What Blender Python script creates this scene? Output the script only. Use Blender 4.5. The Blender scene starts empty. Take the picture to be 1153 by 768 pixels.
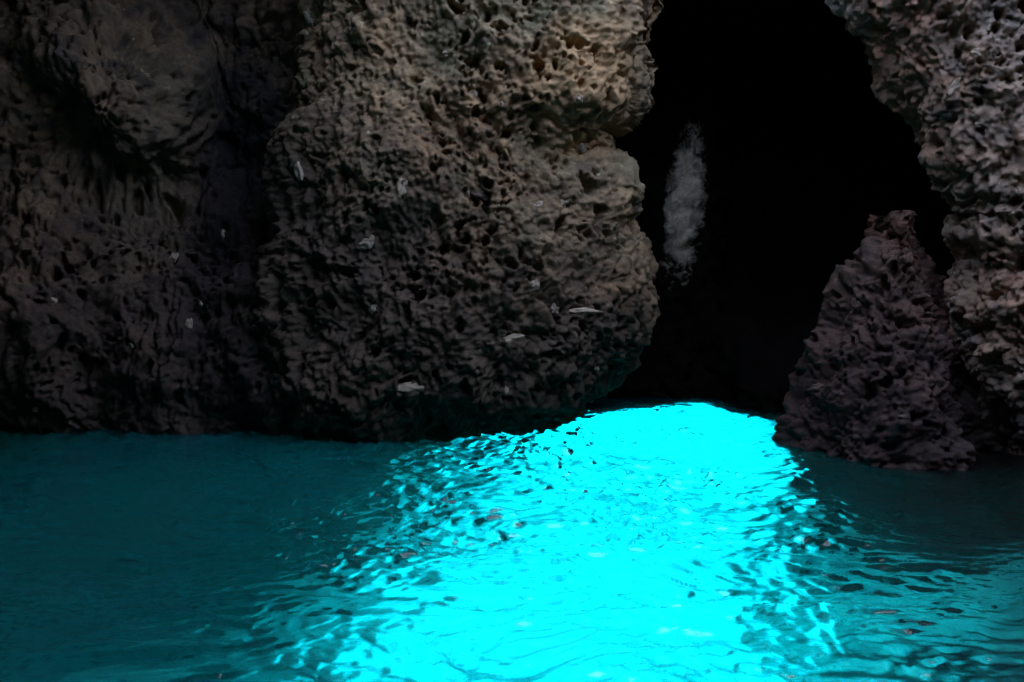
import bpy, math, random
import numpy as np
from mathutils import Vector
from mathutils.bvhtree import BVHTree
rad = math.radians
random.seed(4)
scene = bpy.context.scene
COL = scene.collection

# ------------------------------------------------------------------ camera
CAM_Z, PITCH, F = 1.5, rad(6.0), 1150.0
Fw = Vector((0, math.cos(PITCH), -math.sin(PITCH)))
Up = Vector((0, math.sin(PITCH), math.cos(PITCH)))
def ray(px, py):
    return (Fw + Vector((1, 0, 0)) * ((px - 576.5) / F) + Up * ((384 - py) / F)).normalized()
def at(px, py, Y):
    d = ray(px, py)
    return Vector((0, 0, CAM_Z)) + d * (Y / d.y)
cam_data = bpy.data.cameras.new('camera')
cam = bpy.data.objects.new('camera', cam_data)
COL.objects.link(cam)
cam.location = (0, 0, CAM_Z)
cam.rotation_euler = (math.pi / 2 - PITCH, 0, 0)
cam_data.sensor_width = 36
cam_data.lens = 36 * F / 1153
cam_data.clip_start = 0.05
cam_data.clip_end = 5000
scene.camera = cam

# ------------------------------------------------------------------ numpy noise
def _hash(ix, iy, iz, s):
    h = (ix.astype(np.int64) * 374761393 + iy.astype(np.int64) * 668265263 +
         iz.astype(np.int64) * 2147483647 + int(s) * 974634777) & 0xffffffff
    h = ((h ^ (h >> 13)) * 1274126177) & 0xffffffff
    h = ((h ^ (h >> 16)) * 2246822519) & 0xffffffff
    return (h ^ (h >> 15)) & 0xffffffff
def _r(ix, iy, iz, s):
    return _hash(ix, iy, iz, s).astype(np.float64) / 4294967295.0
GR = np.array([(1,1,0),(-1,1,0),(1,-1,0),(-1,-1,0),(1,0,1),(-1,0,1),(1,0,-1),(-1,0,-1),
               (0,1,1),(0,-1,1),(0,1,-1),(0,-1,-1)], float)
def perlin(p, s=0):
    i = np.floor(p).astype(np.int64); f = p - i
    u = f * f * f * (f * (f * 6 - 15) + 10)
    out = 0
    for dx in (0, 1):
        wx = u[:, 0] if dx else 1 - u[:, 0]
        for dy in (0, 1):
            wy = u[:, 1] if dy else 1 - u[:, 1]
            for dz in (0, 1):
                wz = u[:, 2] if dz else 1 - u[:, 2]
                g = GR[_hash(i[:, 0] + dx, i[:, 1] + dy, i[:, 2] + dz, s) % 12]
                out = out + wx * wy * wz * (g[:, 0] * (f[:, 0] - dx) + g[:, 1] * (f[:, 1] - dy) + g[:, 2] * (f[:, 2] - dz))
    return out
def fbm(p, o=4, s=0, g=0.5):
    a, t, q = 1.0, 0, p.copy()
    for k in range(o):
        t = t + a * perlin(q, s + k * 17); q = q * 2.03 + 3.1; a *= g
    return t
def worley(p, s=0):
    """distance to the nearest two feature points and the nearest cell's random value"""
    i = np.floor(p).astype(np.int64); f = p - i
    d1 = np.full(len(p), 9.0); d2 = np.full(len(p), 9.0); rid = np.zeros(len(p))
    for dx in (-1, 0, 1):
        for dy in (-1, 0, 1):
            for dz in (-1, 0, 1):
                a, b, c = i[:, 0] + dx, i[:, 1] + dy, i[:, 2] + dz
                d = np.sqrt((dx + _r(a, b, c, s) - f[:, 0]) ** 2 + (dy + _r(a, b, c, s + 1) - f[:, 1]) ** 2 +
                            (dz + _r(a, b, c, s + 2) - f[:, 2]) ** 2)
                m = d < d1
                d2 = np.where(m, d1, np.minimum(d2, d))
                rid = np.where(m, _r(a, b, c, s + 3), rid)
                d1 = np.where(m, d, d1)
    return d1, d2, rid
def sstep(a, b, x):
    t = np.clip((x - a) / (b - a), 0, 1); return t * t * (3 - 2 * t)

# ------------------------------------------------------------------ mesh helpers
def grid_mesh(name, P, wrap=False, cap=False):
    """P: rows x cols x 3; wrap closes the columns; cap closes first and last row with a point"""
    R, C = P.shape[:2]
    V = P.reshape(-1, 3)
    j = np.arange(C if wrap else C - 1); j2 = (j + 1) % C
    i = np.arange(R - 1)[:, None] * C
    Q = np.stack([i + j, i + j2, i + C + j2, i + C + j], -1).reshape(-1, 4)
    loops = Q.reshape(-1); sizes = np.full(len(Q), 4)
    if cap:
        V = np.concatenate([V, P[0].mean(0)[None], P[-1].mean(0)[None]])
        a, b = R * C, R * C + 1
        T0 = np.stack([np.full(C, a), j2, j], -1)
        T1 = np.stack([np.full(C, b), (R - 1) * C + j, (R - 1) * C + j2], -1)
        loops = np.concatenate([loops, T0.reshape(-1), T1.reshape(-1)])
        sizes = np.concatenate([sizes, np.full(2 * C, 3)])
    me = bpy.data.meshes.new(name)
    me.vertices.add(len(V)); me.vertices.foreach_set('co', V.astype(np.float32).reshape(-1))
    me.loops.add(len(loops)); me.loops.foreach_set('vertex_index', loops.astype(np.int32))
    me.polygons.add(len(sizes))
    st = np.concatenate([[0], np.cumsum(sizes)[:-1]])
    me.polygons.foreach_set('loop_start', st.astype(np.int32))
    me.polygons.foreach_set('loop_total', sizes.astype(np.int32))
    me.update(calc_edges=True); me.validate()
    me.polygons.foreach_set('use_smooth', np.ones(len(me.polygons), bool))
    return me
def link(name, me, mat, parent=None, label=None, cat=None, group=None, kind=None):
    o = bpy.data.objects.new(name, me); COL.objects.link(o)
    if mat: me.materials.append(mat)
    if parent: o.parent = parent
    if label: o['label'] = label
    if cat: o['category'] = cat
    if group: o['group'] = group
    if kind: o['kind'] = kind
    return o

def spaced(a, b, fine_a, fine_b, fine, coarse):
    """values a..b with step `fine` inside [fine_a, fine_b] and growing steps outside"""
    v = [fine_a]; s = fine
    while v[-1] > a: s = min(s * 1.25, coarse); v.append(v[-1] - s)
    v = v[::-1]; s = fine
    v += list(np.arange(fine_a + fine, fine_b, fine))
    while v[-1] < b: s = min(s * 1.25, coarse); v.append(v[-1] + s)
    return np.array(v)

def body(zs, Lt, Rt, yc, front, back, q=0.7, step=0.009, vis=None, shape=None, cap_top=False):
    """closed rock: for each height a rounded cross-section between x=L(z) and x=R(z); detail on the front"""
    L = np.interp(zs, [a for a, _ in Lt], [b for _, b in Lt])
    R = np.interp(zs, [a for a, _ in Rt], [b for _, b in Rt])
    n = 4001
    th = np.linspace(0, 2 * np.pi, n)[:-1] - np.pi * 0.5          # centred on the front
    cx = np.sin(th + np.pi * 0.5); sy = -np.cos(th + np.pi * 0.5)  # cx -1..1, sy -1 = front
    th = np.linspace(-np.pi, np.pi, n)
    cx = np.sign(np.sin(th)) * np.abs(np.sin(th)) ** q
    sy = -np.sign(np.cos(th)) * np.abs(np.cos(th)) ** q
    hw = (R - L).mean() * 0.5
    fr = np.mean(front(zs)) if callable(front) else front
    dx = np.diff(cx) * hw; dy = np.diff(sy) * np.where(sy[:-1] < 0, fr, back)
    ds = np.hypot(dx, dy)
    xm = (L.mean() + R.mean()) * .5 + cx[:-1] * hw
    w = np.where(sy[:-1] < 0.25, 1.0, 0.12)
    if vis: w = np.where((xm < vis[0]) | (xm > vis[1]), w * 0.12, w)
    S = np.concatenate([[0], np.cumsum(ds * w)])
    N = int(S[-1] / step)
    t = np.linspace(0, S[-1], N, endpoint=False)
    ccx = np.interp(t, S, cx); csy = np.interp(t, S, sy)
    mid = (L + R) * .5; H = (R - L) * .5
    fz = front(zs) if callable(front) else np.full(len(zs), front)
    ycz = yc(zs) if callable(yc) else np.full(len(zs), yc)
    P = np.zeros((len(zs), N, 3))
    P[:, :, 0] = mid[:, None] + H[:, None] * ccx
    P[:, :, 1] = ycz[:, None] + np.where(csy < 0, fz[:, None] * csy, back * csy)
    P[:, :, 2] = zs[:, None]
    if shape is not None: P = shape(P)
    return P
def normals(P):
    du = np.roll(P, -1, 1) - np.roll(P, 1, 1)
    dv = np.gradient(P, axis=0)
    n = np.cross(du, dv)
    l = np.linalg.norm(n, axis=2, keepdims=True); l[l < 1e-12] = 1
    return n / l
def smooth_rows(N, k=9):
    for _ in range(k):
        N = (np.roll(N, 1, 1) + N + np.roll(N, -1, 1)) / 3
        N[1:-1] = (N[:-2] + N[1:-1] + N[2:]) / 3
    return N / (np.linalg.norm(N, axis=2, keepdims=True) + 1e-9)

def displace(P, seed, big=0.16, mid=0.09, nod=0.05, pit=0.06, pitden=0.5, fine=0.010, face=1.0):
    """porous sea-worn rock: broad swells, fluted knobs stretched downwards, holes bored into them"""
    N = smooth_rows(normals(P), 12)
    p = P.reshape(-1, 3)
    warp = np.stack([fbm(p * 2.2, 3, seed + 50), fbm(p * 2.2 + 9, 3, seed + 60), fbm(p * 2.2 + 19, 3, seed + 70)], 1)
    pw = p + warp * 0.09
    d = big * fbm(p * 0.8, 3, seed) * 1.6
    d += mid * 1.1 * fbm(pw * np.array((2.4, 2.4, 1.6)), 3, seed + 5)
    rough = sstep(-0.25, 0.3, fbm(p * 1.3, 2, seed + 9))            # where knobs stand out most
    f1, f2, rid = worley(pw * np.array((10.5, 10.5, 7.0)), seed + 11)
    d += nod * (0.35 + 0.9 * rough) * ((0.6 - f1 * f1 * 1.3) + (rid - .5) * 0.8)
    f1, f2, rid = worley(pw * np.array((21., 21., 15.)) + 5, seed + 21)
    d += nod * 0.36 * (0.5 - f1 * f1 * 1.6 + (rid - .5) * 0.6)
    d += nod * .5 * fbm(pw * np.array((10., 10., 7.)) + 3, 2, seed + 23, .5)
    hole = sstep(-.35, .15, fbm(p * 2.1 + 40, 3, seed + 29))         # holes come in patches
    f1, f2, rid = worley(pw * np.array((10., 10., 7.)) + 31, seed + 31)   # large bored holes
    rr = .14 + .22 * (rid / max(pitden, .01))
    d -= (rid < pitden) * pit * 1.7 * (1 - sstep(rr, rr + .10, f1 + fbm(p * 16, 2, seed + 33) * 0.16)) * (.4 + .6 * hole)
    f1, f2, rid = worley(pw * np.array((24., 24., 17.)) + 77, seed + 41)  # small bored holes
    rr = .16 + .2 * (rid / max(pitden, .01))
    d -= (rid < pitden) * pit * 0.8 * (1 - sstep(rr, rr + .12, f1)) * hole
    d += fine * fbm(p * 26, 3, seed + 43) * 1.5
    d -= d.mean()
    d = d.reshape(P.shape[:2])
    return P + N * (d * face)[:, :, None]

# ------------------------------------------------------------------ materials
def new_mat(name):
    m = bpy.data.materials.new(name); m.use_nodes = True
    nt = m.node_tree; nt.nodes.clear()
    return m, nt
def rock_mat(name, base, warm, dark, scale=1.0, rough=0.75, speck=0.35, tint=None, seed=0.0, spec=.2, low_shade=None, patch=None):
    m, nt = new_mat(name); N = nt.nodes; L = nt.links
    out = N.new('ShaderNodeOutputMaterial'); b = N.new('ShaderNodeBsdfPrincipled')
    L.new(b.outputs[0], out.inputs[0])
    tc = N.new('ShaderNodeTexCoord'); mp = N.new('ShaderNodeMapping'); L.new(tc.outputs['Object'], mp.inputs[0])
    mp.inputs['Location'].default_value = (seed, seed * 2, seed * 3)
    def noise(s, det=6, r=.6, dist=0.0):
        n = N.new('ShaderNodeTexNoise'); n.inputs['Scale'].default_value = s; n.inputs['Detail'].default_value = det
        n.inputs['Roughness'].default_value = r; n.inputs['Distortion'].default_value = dist
        L.new(mp.outputs[0], n.inputs['Vector']); return n.outputs['Fac']
    def ramp(src, a, b_):
        r = N.new('ShaderNodeMapRange'); r.inputs['From Min'].default_value = a; r.inputs['From Max'].default_value = b_
        L.new(src, r.inputs['Value']); return r.outputs[0]
    def mix(f, a, c, mode='MIX'):
        x = N.new('ShaderNodeMix'); x.data_type = 'RGBA'; x.blend_type = mode
        for sock, val in ((x.inputs['Factor'], f), (x.inputs['A'], a), (x.inputs['B'], c)):
            if isinstance(val, (tuple, float)): sock.default_value = (*val, 1) if isinstance(val, tuple) else val
            else: L.new(val, sock)
        return x.outputs['Result']
    c = mix(ramp(noise(1.1, 5), .40, .62), base, warm)                          # broad mineral zones
    c = mix(ramp(noise(6.0, 6, .65, .6), .44, .68), c, dark)                     # stains
    if tint: c = mix(ramp(noise(2.3, 4, .6, .3), .54, .70), c, tint)
    g = noise(30, 6, .7)
    c = mix(ramp(g, .30, .75), mix(0.5, c, dark), c)                             # grain
    c = mix(ramp(noise(17, 2, .5), .70 - speck * .06, .76), c, tuple(min(.6, v * 1.7) for v in base))  # pale crust spots
    def math_(op, a, b_):
        x = N.new('ShaderNodeMath'); x.operation = op
        for k, v in ((0, a), (1, b_)):
            if isinstance(v, (int, float)): x.inputs[k].default_value = v
            else: L.new(v, x.inputs[k])
        return x.outputs[0]
    if patch or low_shade:
        sx = N.new('ShaderNodeSeparateXYZ'); L.new(tc.outputs['Object'], sx.inputs[0])
    if patch:                                                     # ragged-rimmed patch: ochre mineral on the column, near-black on the left wall, pale flowstone
        px_, pz_, rx_, rz_, col_ = patch[:5]; skew = patch[5] if len(patch) > 5 else 0.0
        ddx = math_('DIVIDE', math_('SUBTRACT', math_('SUBTRACT', sx.outputs[0], px_), math_('MULTIPLY', math_('SUBTRACT', sx.outputs[2], pz_), skew)), rx_); ddz = math_('DIVIDE', math_('SUBTRACT', sx.outputs[2], pz_), rz_)
        rr = math_('ADD', math_('MULTIPLY', ddx, ddx), math_('MULTIPLY', ddz, ddz))
        rr = math_('ADD', rr, math_('MULTIPLY', noise(4.5 if not skew else 7.0, 6, .68, .4), 1.8 if not skew else 2.6))
        c = mix(ramp(rr, 2.1, 1.3), c, mix(ramp(g, .2, .7), tuple(v * .5 for v in col_), col_))
    if low_shade:                                                      # shade of the lower rock painted into the colour, ragged upper edge
        zz = math_('ADD', math_('ADD', sx.outputs[2], math_('MULTIPLY', sx.outputs[0], low_shade[3] if len(low_shade) > 3 else 0.0)), math_('MULTIPLY', math_('SUBTRACT', noise(1.9, 6, .62, .5), .5), 2.4))
        c = mix(math_('MULTIPLY', ramp(zz, low_shade[1], low_shade[0]), .85), c, mix(ramp(g, .3, .7), (.018, .014, .012), low_shade[2]))
    L.new(c, b.inputs['Base Color'])
    b.inputs['Roughness'].default_value = rough
    b.inputs['Specular IOR Level'].default_value = spec
    bp = N.new('ShaderNodeBump'); bp.inputs['Strength'].default_value = 0.65; bp.inputs['Distance'].default_value = 0.02
    L.new(noise(42, 8, .72), bp.inputs['Height'])
    L.new(bp.outputs[0], b.inputs['Normal'])
    return m
pc = at(655, 105, 7.6)
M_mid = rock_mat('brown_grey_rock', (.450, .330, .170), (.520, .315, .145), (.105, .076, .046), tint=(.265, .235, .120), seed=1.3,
                 low_shade=(1.0, 2.2, (.075, .056, .040), .5), patch=(pc.x, pc.z, .42, .52, (.62, .39, .18)))
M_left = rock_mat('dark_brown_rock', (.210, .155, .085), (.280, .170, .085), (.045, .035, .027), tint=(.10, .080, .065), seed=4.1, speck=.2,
                  low_shade=(.9, 2.0, (.080, .052, .038)), patch=(at(265, 270, 7.8).x, at(265, 270, 7.8).z, .5, 1.7, (.022, .019, .016)))
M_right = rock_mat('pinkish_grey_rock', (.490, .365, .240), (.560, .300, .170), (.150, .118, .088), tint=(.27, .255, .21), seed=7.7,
                   low_shade=(.0, .7, (.10, .07, .055)))
M_low = rock_mat('reddish_rock', (.150, .085, .055), (.290, .120, .070), (.050, .034, .027), seed=9.2, low_shade=(.3, 1.3, (.06, .042, .036)))
M_deep = rock_mat('shade_black_rock', (.008, .0065, .005), (.010, .008, .006), (.004, .0035, .003), seed=2.2, rough=1, speck=0, spec=.03)  # near-black colour stands in for the unlit depth of the cave
fc = at(778, 222, 9.6)
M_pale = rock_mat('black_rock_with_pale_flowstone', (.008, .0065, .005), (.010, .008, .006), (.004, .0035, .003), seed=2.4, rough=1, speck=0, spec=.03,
                  patch=(fc.x, fc.z, .22, .88, (.86, .69, .47), .13))  # rib black with painted shade; pale deposit, its lit brightness painted in too
M_shell = rock_mat('pale_shell_crust', (.60, .48, .32), (.62, .48, .30), (.25, .20, .15), seed=5.0)

# ------------------------------------------------------------------ rock masses
def prof(pts, Y):                     # outline given where its silhouette stands
    q = [at(px, py, Y) for px, py in pts]
    return sorted((v.z, v.x) for v in q)
STEP = 0.0095

# central column
Yb = 7.95
Rt = prof([(752, -330), (748, -60), (742, 0), (744, 40), (738, 90), (724, 122), (672, 146), (664, 176), (694, 205), (700, 250),
           (724, 298), (720, 345), (700, 385), (672, 425), (628, 462), (585, 490), (545, 520)], Yb)
Rt = [(-3.2, -1.5), (-1.5, -1.15)] + Rt
Lt = [(-3.2, -2.6), (-.5, -2.1), (.3, -2.0), (1.2, -1.85), (2.0, -1.7), (2.7, -1.55), (4.5, -1.6)]
zs = spaced(-3.2, 5.3, -0.12, 3.45, STEP, 0.08)
def shape_mid(P):
    x, z = P[:, :, 0], P[:, :, 2]
    fr = P[:, :, 1] < Yb
    # rounded belly low down, a set-back flange on the upper right
    P[:, :, 1] -= fr * 0.20 * np.exp(-((z - .75) / .55) ** 2 - ((x + .2) / .8) ** 2)
    P[:, :, 1] += fr * 0.42 * sstep(.78, 1.0, x) * sstep(1.9, 2.35, z)
    P[:, :, 1] += fr * 0.30 * sstep(.45, -.25, z)
    P[:, :, 1] -= fr * 0.10 * np.exp(-((z - 2.45) / .35) ** 2 - ((x - .55) / .3) ** 2)
    return P
P = displace(body(zs, Lt, Rt, Yb, .85, 1.2, q=.75, step=STEP, shape=shape_mid), 3, big=.10, mid=.09, nod=.050, pit=.078, pitden=.50, fine=.015)
mid_o = link('rock_column', grid_mesh('rock_column', P, True, True), M_mid,
             label='broad brown grey pitted rock column left of the dark cave opening', cat='rock')

# left wall
def shape_left(P):
    x, z = P[:, :, 0], P[:, :, 2]; fr = P[:, :, 1] < 9.2
    c = at(105, 95, 7.4)
    r = np.sqrt(((x - c.x) / .62) ** 2 + ((z - c.z) / .52) ** 2)
    P[:, :, 1] -= fr * .42 * sstep(1.5, .2, r)
    P[:, :, 1] += fr * .10 * np.exp(-((z - (c.z - .75)) / .2) ** 2 - ((x - c.x) / .6) ** 2)
    P[:, :, 1] -= fr * .36 * np.exp(-((z - .9) / .75) ** 2 - ((x + 3.7) / .62) ** 2)
    P[:, :, 1] += fr * (.12 + .3 * sstep(1.2, 2.4, z)) * np.exp(-((x + 2.15 + .1 * z) / .42) ** 2)
    P[:, :, 1] -= fr * .45 * np.exp(-((z - .5) / .9) ** 2 - ((x + 1.9) / .6) ** 2)
    return P
zs = spaced(-3.2, 5.3, -0.12, 3.45, 0.0115, 0.1)
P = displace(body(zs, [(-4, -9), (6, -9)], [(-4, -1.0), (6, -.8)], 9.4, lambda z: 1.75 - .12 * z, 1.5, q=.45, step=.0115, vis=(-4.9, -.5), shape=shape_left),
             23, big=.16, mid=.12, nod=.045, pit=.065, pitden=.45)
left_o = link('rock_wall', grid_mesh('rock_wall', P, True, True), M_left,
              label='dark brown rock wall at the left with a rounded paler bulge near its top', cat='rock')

# right wall
Yr = 7.0
Lt = prof([(900, -330), (940, -80), (958, 0), (984, 45), (1000, 90), (1030, 130), (1046, 170), (1070, 208), (1088, 238), (1080, 262),
           (1090, 292), (1080, 340), (1082, 385), (1098, 430), (1116, 475), (1124, 520)], Yr)
Lt = [(-3.2, 3.9), (-.9, 3.5)] + Lt
def shape_right(P):                     # the inner side of the wall turns away behind its edge
    x, y = P[:, :, 0], P[:, :, 1]
    P[:, :, 0] = x + np.maximum(y - 7.1, 0) * .62 * sstep(8, 4.5, x)
    return P
zs = spaced(-3.2, 5.3, -0.12, 3.3, STEP, 0.08)
P = displace(body(zs, Lt, [(-4, 9), (6, 9)], Yr, lambda z: .85 - .06 * z, 5.5, q=.6, step=STEP, vis=(-9, 4.1), shape=shape_right),
             43, big=.08, mid=.10, nod=.052, pit=.078, pitden=.55, fine=.015)
right_o = link('rock_wall', grid_mesh('rock_wall', P, True, True), M_right,
               label='pale pinkish grey pitted rock wall at the right edge leaning over the cave opening', cat='rock')

# low outcrop in front of the opening, right side
Yo = 7.1
o_l = prof([(994, 248), (984, 268), (968, 298), (950, 318), (942, 360), (926, 402), (912, 440), (902, 480), (892, 520)], Yo)
o_l = prof([(1002, 236)], Yo) + o_l
o_l.sort()
o_r = prof([(1018, 236), (1030, 246), (1052, 264), (1085, 300), (1110, 340), (1150, 400), (1190, 520)], Yo)
def shape_low(P):                      # its right shoulder falls back into the gap before the wall
    x, z = P[:, :, 0], P[:, :, 2]; e = np.interp(z, [0, 1.6], [3.05, 2.78])
    P[:, :, 1] += .55 * sstep(e - .15, e + .2, x)
    return P
zs = spaced(-2.2, o_l[-1][0], -0.12, o_l[-1][0], STEP, .06)
zs = zs[zs <= o_l[-1][0]]
P = displace(body(zs, [(-2.2, 2.6), (-.6, 2.1)] + o_l, [(-2.2, 3.9), (-.6, 3.8)] + o_r, Yo, lambda z: .25 + .42 * sstep(1.7, -.1, z), .6, q=.85, step=STEP, shape=shape_low),
             63, big=.13, mid=.14, nod=.05, pit=.055, pitden=.4, fine=.014)
low_o = link('rock_outcrop', grid_mesh('rock_outcrop', P, True, True), M_low,
             label='low reddish brown rock outcrop rising from the water right of the glow', cat='rock')

# dark back of the opening
def shape_back(P):                      # low dark ledges close in on both sides of the gap at the waterline
    x, z = P[:, :, 0], P[:, :, 2]; fr = P[:, :, 1] < 12
    side = sstep(.3, 1.1, np.abs(x - 1.36) * np.where(x > 1.36, 1.6, 1.05))
    P[:, :, 1] -= fr * 1.7 * side * sstep(1.1, .15, z)
    return P
zs = spaced(-0.14, 4.2, 0.0, 3.6, .03, .1)
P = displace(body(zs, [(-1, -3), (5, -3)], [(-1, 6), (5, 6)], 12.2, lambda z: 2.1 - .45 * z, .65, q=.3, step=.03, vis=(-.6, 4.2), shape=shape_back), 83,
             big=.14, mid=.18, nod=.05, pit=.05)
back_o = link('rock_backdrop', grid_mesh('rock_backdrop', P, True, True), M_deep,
              label='rock coloured near-black for shade, closing the back of the dark cave opening', cat='rock')

# dark rib at the back that carries the pale streak
r_l = prof([(720, -200), (722, 60), (716, 160), (706, 260), (690, 380), (660, 460)], 10.0)
r_r = prof([(842, -200), (826, 60), (818, 160), (815, 260), (822, 380), (840, 460)], 10.0)
zs = np.arange(-.1, 4.3, .02)
P = displace(body(zs, r_l, r_r, lambda z: 10.0 + .30 * (z - .9), .38, 1.6, q=.85, step=.02), 93, big=.08, mid=.12, nod=.05, pit=.05)
link('flowstone_rib', grid_mesh('flowstone_rib', P, True, True), M_pale,
     label='black rib inside the dark opening with a ragged pale flowstone streak down its front', cat='rock formation')

# pale crusts and shells stuck to the rock faces, parts of their rock
def bvh_of(o):
    me = o.data; n = len(me.vertices); co = np.zeros(n * 3, np.float32); me.vertices.foreach_get('co', co)
    return BVHTree.FromPolygons([Vector(c) for c in co.reshape(-1, 3).tolist()], [tuple(p.vertices) for p in me.polygons])
def crust(o, tree, px, py, w, h, mat, tilt=0.0, seed=0):
    hit, nrm, _, _ = tree.ray_cast(Vector((0, 0, CAM_Z)), ray(px, py))
    if hit is None: return
    Ys = hit.y / F
    n, m_ = 22, 44
    a = np.linspace(.02, np.pi - .02, n)[:, None]; b = np.linspace(0, 2 * np.pi, m_, endpoint=False)[None]
    S = np.stack([np.sin(a) * np.cos(b), np.sin(a) * np.sin(b), np.cos(a) + 0 * b], -1)
    f = 1 + .55 * fbm(S.reshape(-1, 3) * 1.4 + seed * 7.3, 3, 300 + seed, .5).reshape(n, m_)
    S = S * f[:, :, None] * np.array((w * Ys * .5, .018 + .12 * h * Ys, h * Ys * .5))
    c, s_ = math.cos(tilt), math.sin(tilt)
    S = np.stack([S[:, :, 0] * c - S[:, :, 2] * s_, S[:, :, 1], S[:, :, 0] * s_ + S[:, :, 2] * c], -1)
    S += np.array((0, hit.y * 0, 0))
    me = grid_mesh('shell_crust', S, True, True)
    c_ = link('shell_crust', me, mat, parent=o); c_.location = hit + Vector((0, .004, 0))
tree = bvh_of(mid_o)
for k, (px, py, w, h, t) in enumerate([(336, 192, 9, 22, .2), (452, 212, 12, 22, -.3), (411, 273, 20, 14, .2), (421, 347, 10, 14, -.6),
        (577, 382, 26, 9, .2), (468, 436, 48, 10, 0), (600, 322, 16, 10, .7), (624, 348, 9, 12, 0), (655, 351, 34, 7, 0), (655, 166, 9, 9, 0),
        (652, 111, 8, 10, .3), (502, 60, 6, 7, 0), (565, 118, 7, 6, 0), (606, 232, 12, 9, .4), (634, 228, 10, 9, 0), (540, 220, 24, 9, -.2),
        (418, 200, 26, 14, 0), (532, 106, 11, 8, .4), (672, 415, 5, 9, 0), (570, 440, 5, 10, 0), (375, 468, 22, 8, -.2), (348, 20, 8, 18, .4)]):
    crust(mid_o, tree, px, py, w, h, M_shell if k not in (16, 15, 20) else M_right, t, k)
tree = bvh_of(left_o)
for k, (px, py, w, h, t) in enumerate([(196, 290, 8, 11, -.4), (60, 339, 6, 8, 0), (226, 343, 5, 6, 0), (213, 366, 8, 14, 0), (148, 388, 6, 7, 0), (40, 461, 6, 6, 0), (252, 265, 5, 12, 0)]):
    crust(left_o, tree, px, py, w, h, M_shell, t, 40 + k)
tree = bvh_of(right_o)
for k, (px, py, w, h, t) in enumerate([(1074, 99, 9, 26, -.5), (1102, 140, 8, 6, 0), (1144, 215, 6, 8, 0), (1100, 60, 9, 12, .5)]):
    crust(right_o, tree, px, py, w, h, M_shell, t, 60 + k)
tree = bvh_of(low_o)
for k, (px, py, w, h, t) in enumerate([(925, 437, 28, 11, .15), (1018, 470, 12, 6, 0), (965, 345, 10, 16, .3)]):
    crust(low_o, tree, px, py, w, h, M_right, t, 70 + k)

# ------------------------------------------------------------------ the rest of the cave (setting, unseen); roof gap shaped to light the rocks
def mass(name, x0, x1, y0, y1, z0, z1, seed, res=.22, label=None, mat=M_deep):
    zs = np.arange(z0, z1 + res, res)
    yc = (y0 + y1) / 2
    P = body(zs, [(z0, x0), (z1, x0)], [(z0, x1), (z1, x1)], yc, (y1 - y0) / 2, (y1 - y0) / 2, q=.22, step=res * .5)
    N = smooth_rows(normals(P), 2)
    d = fbm(P.reshape(-1, 3) * .7, 4, seed).reshape(P.shape[:2]) * .35
    P = P + N * d[:, :, None]
    return link(name, grid_mesh(name, P, True, True), mat, kind='structure')
M_ceil = rock_mat('cave_ceiling_rock', (.10, .088, .078), (.13, .095, .075), (.04, .036, .034), seed=6)
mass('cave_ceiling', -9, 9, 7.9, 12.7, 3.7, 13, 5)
mass('cave_ceiling', -9, -1.1, -3, 7.7, 4.9, 6.4, 6, mat=M_ceil)
mass('cave_ceiling', -9, 9, -9, 1.2, 4.9, 6.4, 8, mat=M_ceil)
mass('cave_ceiling', 6.0, 10, -3, 7.7, 4.9, 6.4, 7, mat=M_ceil)
mass('cave_side', -11, -7, -9, 9.5, -3.2, 5.6, 9, mat=M_ceil)
mass('cave_side', 7, 11, -9, 9.5, -3.2, 5.6, 10, mat=M_ceil)
mass('cave_side', -9, 9.0, -11, -7.5, -3.2, 5.6, 11, mat=M_ceil)
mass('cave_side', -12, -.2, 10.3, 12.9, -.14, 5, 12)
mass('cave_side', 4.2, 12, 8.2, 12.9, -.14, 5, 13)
# unseen rock added to shape the sunbeam: drowned sides of the underwater opening
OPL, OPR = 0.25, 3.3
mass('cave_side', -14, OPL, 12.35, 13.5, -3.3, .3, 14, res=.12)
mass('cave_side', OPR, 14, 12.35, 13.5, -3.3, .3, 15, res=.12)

# ------------------------------------------------------------------ seabed and sea
g = np.concatenate([-np.geomspace(3000, 14, 24), np.arange(-13.5, 14, .3), np.geomspace(14.5, 3000, 24)])
X, Y = np.meshgrid(g, g)
Zb = -3.0 + .35 * fbm(np.stack([X.ravel() * .35, Y.ravel() * .35, X.ravel() * 0], 1), 3, 7).reshape(X.shape) * (np.abs(X) < 14) * (np.abs(Y) < 16)
m, nt = new_mat('pale_seabed_sand'); N = nt.nodes; L = nt.links
out = N.new('ShaderNodeOutputMaterial'); b = N.new('ShaderNodeBsdfPrincipled'); L.new(b.outputs[0], out.inputs[0])
tc = N.new('ShaderNodeTexCoord'); n = N.new('ShaderNodeTexNoise'); n.inputs['Scale'].default_value = 2.6; n.inputs['Detail'].default_value = 8; n.inputs['Roughness'].default_value = .62
L.new(tc.outputs['Object'], n.inputs['Vector'])
r = N.new('ShaderNodeValToRGB'); r.color_ramp.elements[0].position = .36; r.color_ramp.elements[0].color = (.022, .025, .022, 1)
r.color_ramp.elements[1].position = .52; r.color_ramp.elements[1].color = (.115, .12, .115, 1)
L.new(n.outputs['Fac'], r.inputs[0]); L.new(r.outputs[0], b.inputs['Base Color']); b.inputs['Roughness'].default_value = .9
link('seabed', grid_mesh('seabed', np.stack([X, Y, Zb], -1)), m, kind='structure')

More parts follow.
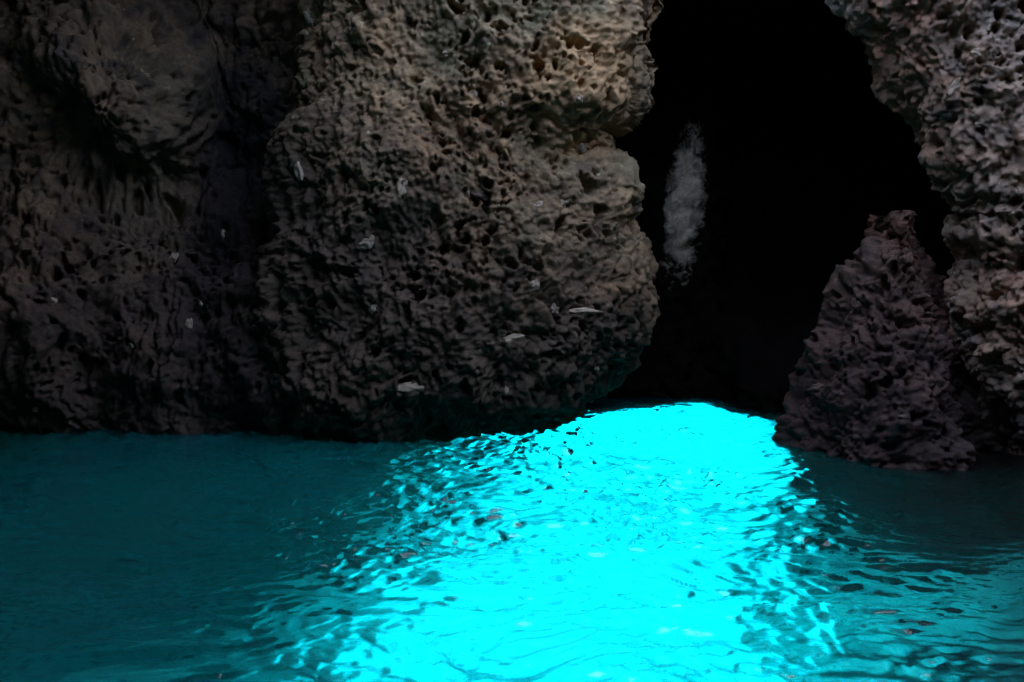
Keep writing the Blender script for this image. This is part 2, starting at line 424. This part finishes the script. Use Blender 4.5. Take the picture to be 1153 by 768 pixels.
def water_mat(name, clear=False):
    m, nt = new_mat(name); N = nt.nodes; L = nt.links
    out = N.new('ShaderNodeOutputMaterial')
    tc = N.new('ShaderNodeTexCoord'); mp = N.new('ShaderNodeMapping'); L.new(tc.outputs['Object'], mp.inputs[0])
    mp.inputs['Scale'].default_value = (1, 1.5, 1)
    nz = N.new('ShaderNodeTexNoise'); nz.inputs['Scale'].default_value = 14; nz.inputs['Detail'].default_value = 4
    L.new(mp.outputs[0], nz.inputs['Vector'])
    bp = N.new('ShaderNodeBump'); bp.inputs['Strength'].default_value = .35; bp.inputs['Distance'].default_value = .012
    L.new(nz.outputs['Fac'], bp.inputs['Height'])
    gl = N.new('ShaderNodeBsdfGlossy'); gl.inputs['Roughness'].default_value = .03
    if clear:
        fr = N.new('ShaderNodeValue'); fr.outputs[0].default_value = .12
    else:
        fr = N.new('ShaderNodeFresnel'); fr.inputs['IOR'].default_value = 1.33
    if clear:
        tr = N.new('ShaderNodeBsdfTransparent'); tr.inputs[0].default_value = (.75, .93, 1, 1)
    else:
        tr = N.new('ShaderNodeBsdfRefraction'); tr.inputs['IOR'].default_value = 1.33
        tr.inputs['Roughness'].default_value = .0; tr.inputs['Color'].default_value = (.001, .70, .95, 1)
        for s in (gl, fr, tr): L.new(bp.outputs[0], s.inputs['Normal'])
    mx = N.new('ShaderNodeMixShader'); L.new(fr.outputs[0], mx.inputs[0]); 
    body_s = tr
    if not clear:                                      # suspended matter; glow scatter painted in as teal, green at left, brown at right
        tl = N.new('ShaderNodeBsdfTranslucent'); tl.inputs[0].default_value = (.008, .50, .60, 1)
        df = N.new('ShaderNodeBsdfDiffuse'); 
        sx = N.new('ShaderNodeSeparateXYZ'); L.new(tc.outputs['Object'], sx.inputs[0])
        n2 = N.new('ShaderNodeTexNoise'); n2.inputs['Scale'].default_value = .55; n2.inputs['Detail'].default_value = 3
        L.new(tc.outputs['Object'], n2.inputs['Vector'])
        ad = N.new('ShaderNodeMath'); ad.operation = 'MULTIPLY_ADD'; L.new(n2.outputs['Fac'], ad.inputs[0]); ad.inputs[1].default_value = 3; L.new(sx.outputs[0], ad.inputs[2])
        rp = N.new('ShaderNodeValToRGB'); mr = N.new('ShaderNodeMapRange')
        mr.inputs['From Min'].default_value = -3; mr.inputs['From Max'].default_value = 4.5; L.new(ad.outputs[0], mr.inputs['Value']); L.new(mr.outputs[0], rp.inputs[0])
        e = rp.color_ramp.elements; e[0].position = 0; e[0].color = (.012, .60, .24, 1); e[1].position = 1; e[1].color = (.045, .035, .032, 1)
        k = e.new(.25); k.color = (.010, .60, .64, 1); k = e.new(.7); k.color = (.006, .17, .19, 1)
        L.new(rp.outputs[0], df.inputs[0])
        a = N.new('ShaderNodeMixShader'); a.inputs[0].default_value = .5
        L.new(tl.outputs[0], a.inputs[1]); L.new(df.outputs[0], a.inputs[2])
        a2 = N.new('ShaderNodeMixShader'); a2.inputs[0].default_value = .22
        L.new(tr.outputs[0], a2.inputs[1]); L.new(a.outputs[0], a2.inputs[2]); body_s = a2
    L.new(body_s.outputs[0], mx.inputs[1]); L.new(gl.outputs[0], mx.inputs[2]); L.new(mx.outputs[0], out.inputs[0])
    return m
def waves(x, y):
    n = len(x); z0 = np.zeros(n)
    wx = fbm(np.stack([x * .9, y * .9, z0], 1), 2, 201); wy = fbm(np.stack([x * .9, y * .9, z0 + 5], 1), 2, 202)
    u, v = x + wx * .35, y + wy * .35
    h = .016 * fbm(np.stack([u * 1.3, v * 2.2, z0], 1), 2, 203)
    h += .015 * fbm(np.stack([u * 3.2, v * 5.0, z0 + 2], 1), 2, 204)
    a = fbm(np.stack([u * 5.5, v * 9.5, z0 + 4], 1), 3, 205)
    h += .011 * (1 - np.abs(a) * 2.5)
    rx, ry = u - .2, v - 9.5
    c = fbm(np.stack([u * 7.5 + v * 2, v * 15, z0 + 8], 1), 3, 207)
    h += .065 * np.maximum(c - .12, 0) * (.2 + .8 * sstep(3.6, 5.8, y)) * (.4 + .6 * sstep(-.3, .3, wx))
    h += .006 * np.sin((rx * .45 + ry) * 26 + wx * 9) * sstep(-.3, .3, wy)
    calm = (1 - .72 * sstep(1.35, 2.2, x)) * (1 - .6 * sstep(-1.0, -2.0, x))
    return h * calm
gx = np.concatenate([-np.geomspace(11, 3.6, 40), np.arange(-3.55, 3.6, .016), np.geomspace(3.6, 11, 40)])
gy = np.concatenate([np.linspace(-9, 2.4, 90), np.arange(2.45, 9.6, .016), np.linspace(9.7, 12.9, 40)])
X, Y = np.meshgrid(gx, gy)
Z = waves(X.ravel(), Y.ravel()).reshape(X.shape)
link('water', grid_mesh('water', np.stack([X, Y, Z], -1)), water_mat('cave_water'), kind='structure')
wm = water_mat('open_sea_water', True)
def sheet(x0, x1, y0, y1):
    P = np.array([[(x0, y0, 0), (x1, y0, 0)], [(x0, y1, 0), (x1, y1, 0)]], float)
    return P
for r_ in ((-3000, 3000, 12.9, 3000), (-3000, 3000, -3000, -9), (-3000, -11, -9, 12.9), (11, 3000, -9, 12.9)):
    link('sea', grid_mesh('sea', sheet(*r_)), wm, kind='structure')

# ------------------------------------------------------------------ light
SUN_EL = rad(20); SLOPE = 0.22
az = math.atan2(SLOPE, 1.0)                    # sun stands behind the rock, a little to the right
sun_dir = Vector((math.sin(az) * math.cos(SUN_EL), math.cos(az) * math.cos(SUN_EL), math.sin(SUN_EL)))
sd = bpy.data.lights.new('sun', 'SUN'); sd.energy = 2; sd.angle = rad(.5); sd.color = (1, .95, .87)
so = bpy.data.objects.new('sun', sd); COL.objects.link(so)
so.rotation_euler = sun_dir.to_track_quat('Z', 'Y').to_euler()
w = bpy.data.worlds.new('World'); scene.world = w; w.use_nodes = True
nt = w.node_tree; bg = nt.nodes['Background']
sky = nt.nodes.new('ShaderNodeTexSky'); sky.sky_type = 'NISHITA'; sky.sun_disc = False
sky.air_density = .25; sky.dust_density = 6; sky.ozone_density = .3
sky.sun_elevation = SUN_EL; sky.sun_rotation = az
nt.links.new(sky.outputs[0], bg.inputs[0]); bg.inputs[1].default_value = .15
vs = scene.view_settings
vs.view_transform = 'Standard'; vs.look = 'None'; vs.gamma = 1; vs.use_curve_mapping = False
vs.exposure = 5.5
scene.render.engine = 'CYCLES'
scene.cycles.max_bounces = 8; scene.cycles.diffuse_bounces = 4; scene.cycles.transmission_bounces = 6
scene.cycles.caustics_refractive = False; scene.cycles.caustics_reflective = False
scene.cycles.sample_clamp_indirect = 4
scene.render.resolution_x = 1024; scene.render.resolution_y = 682
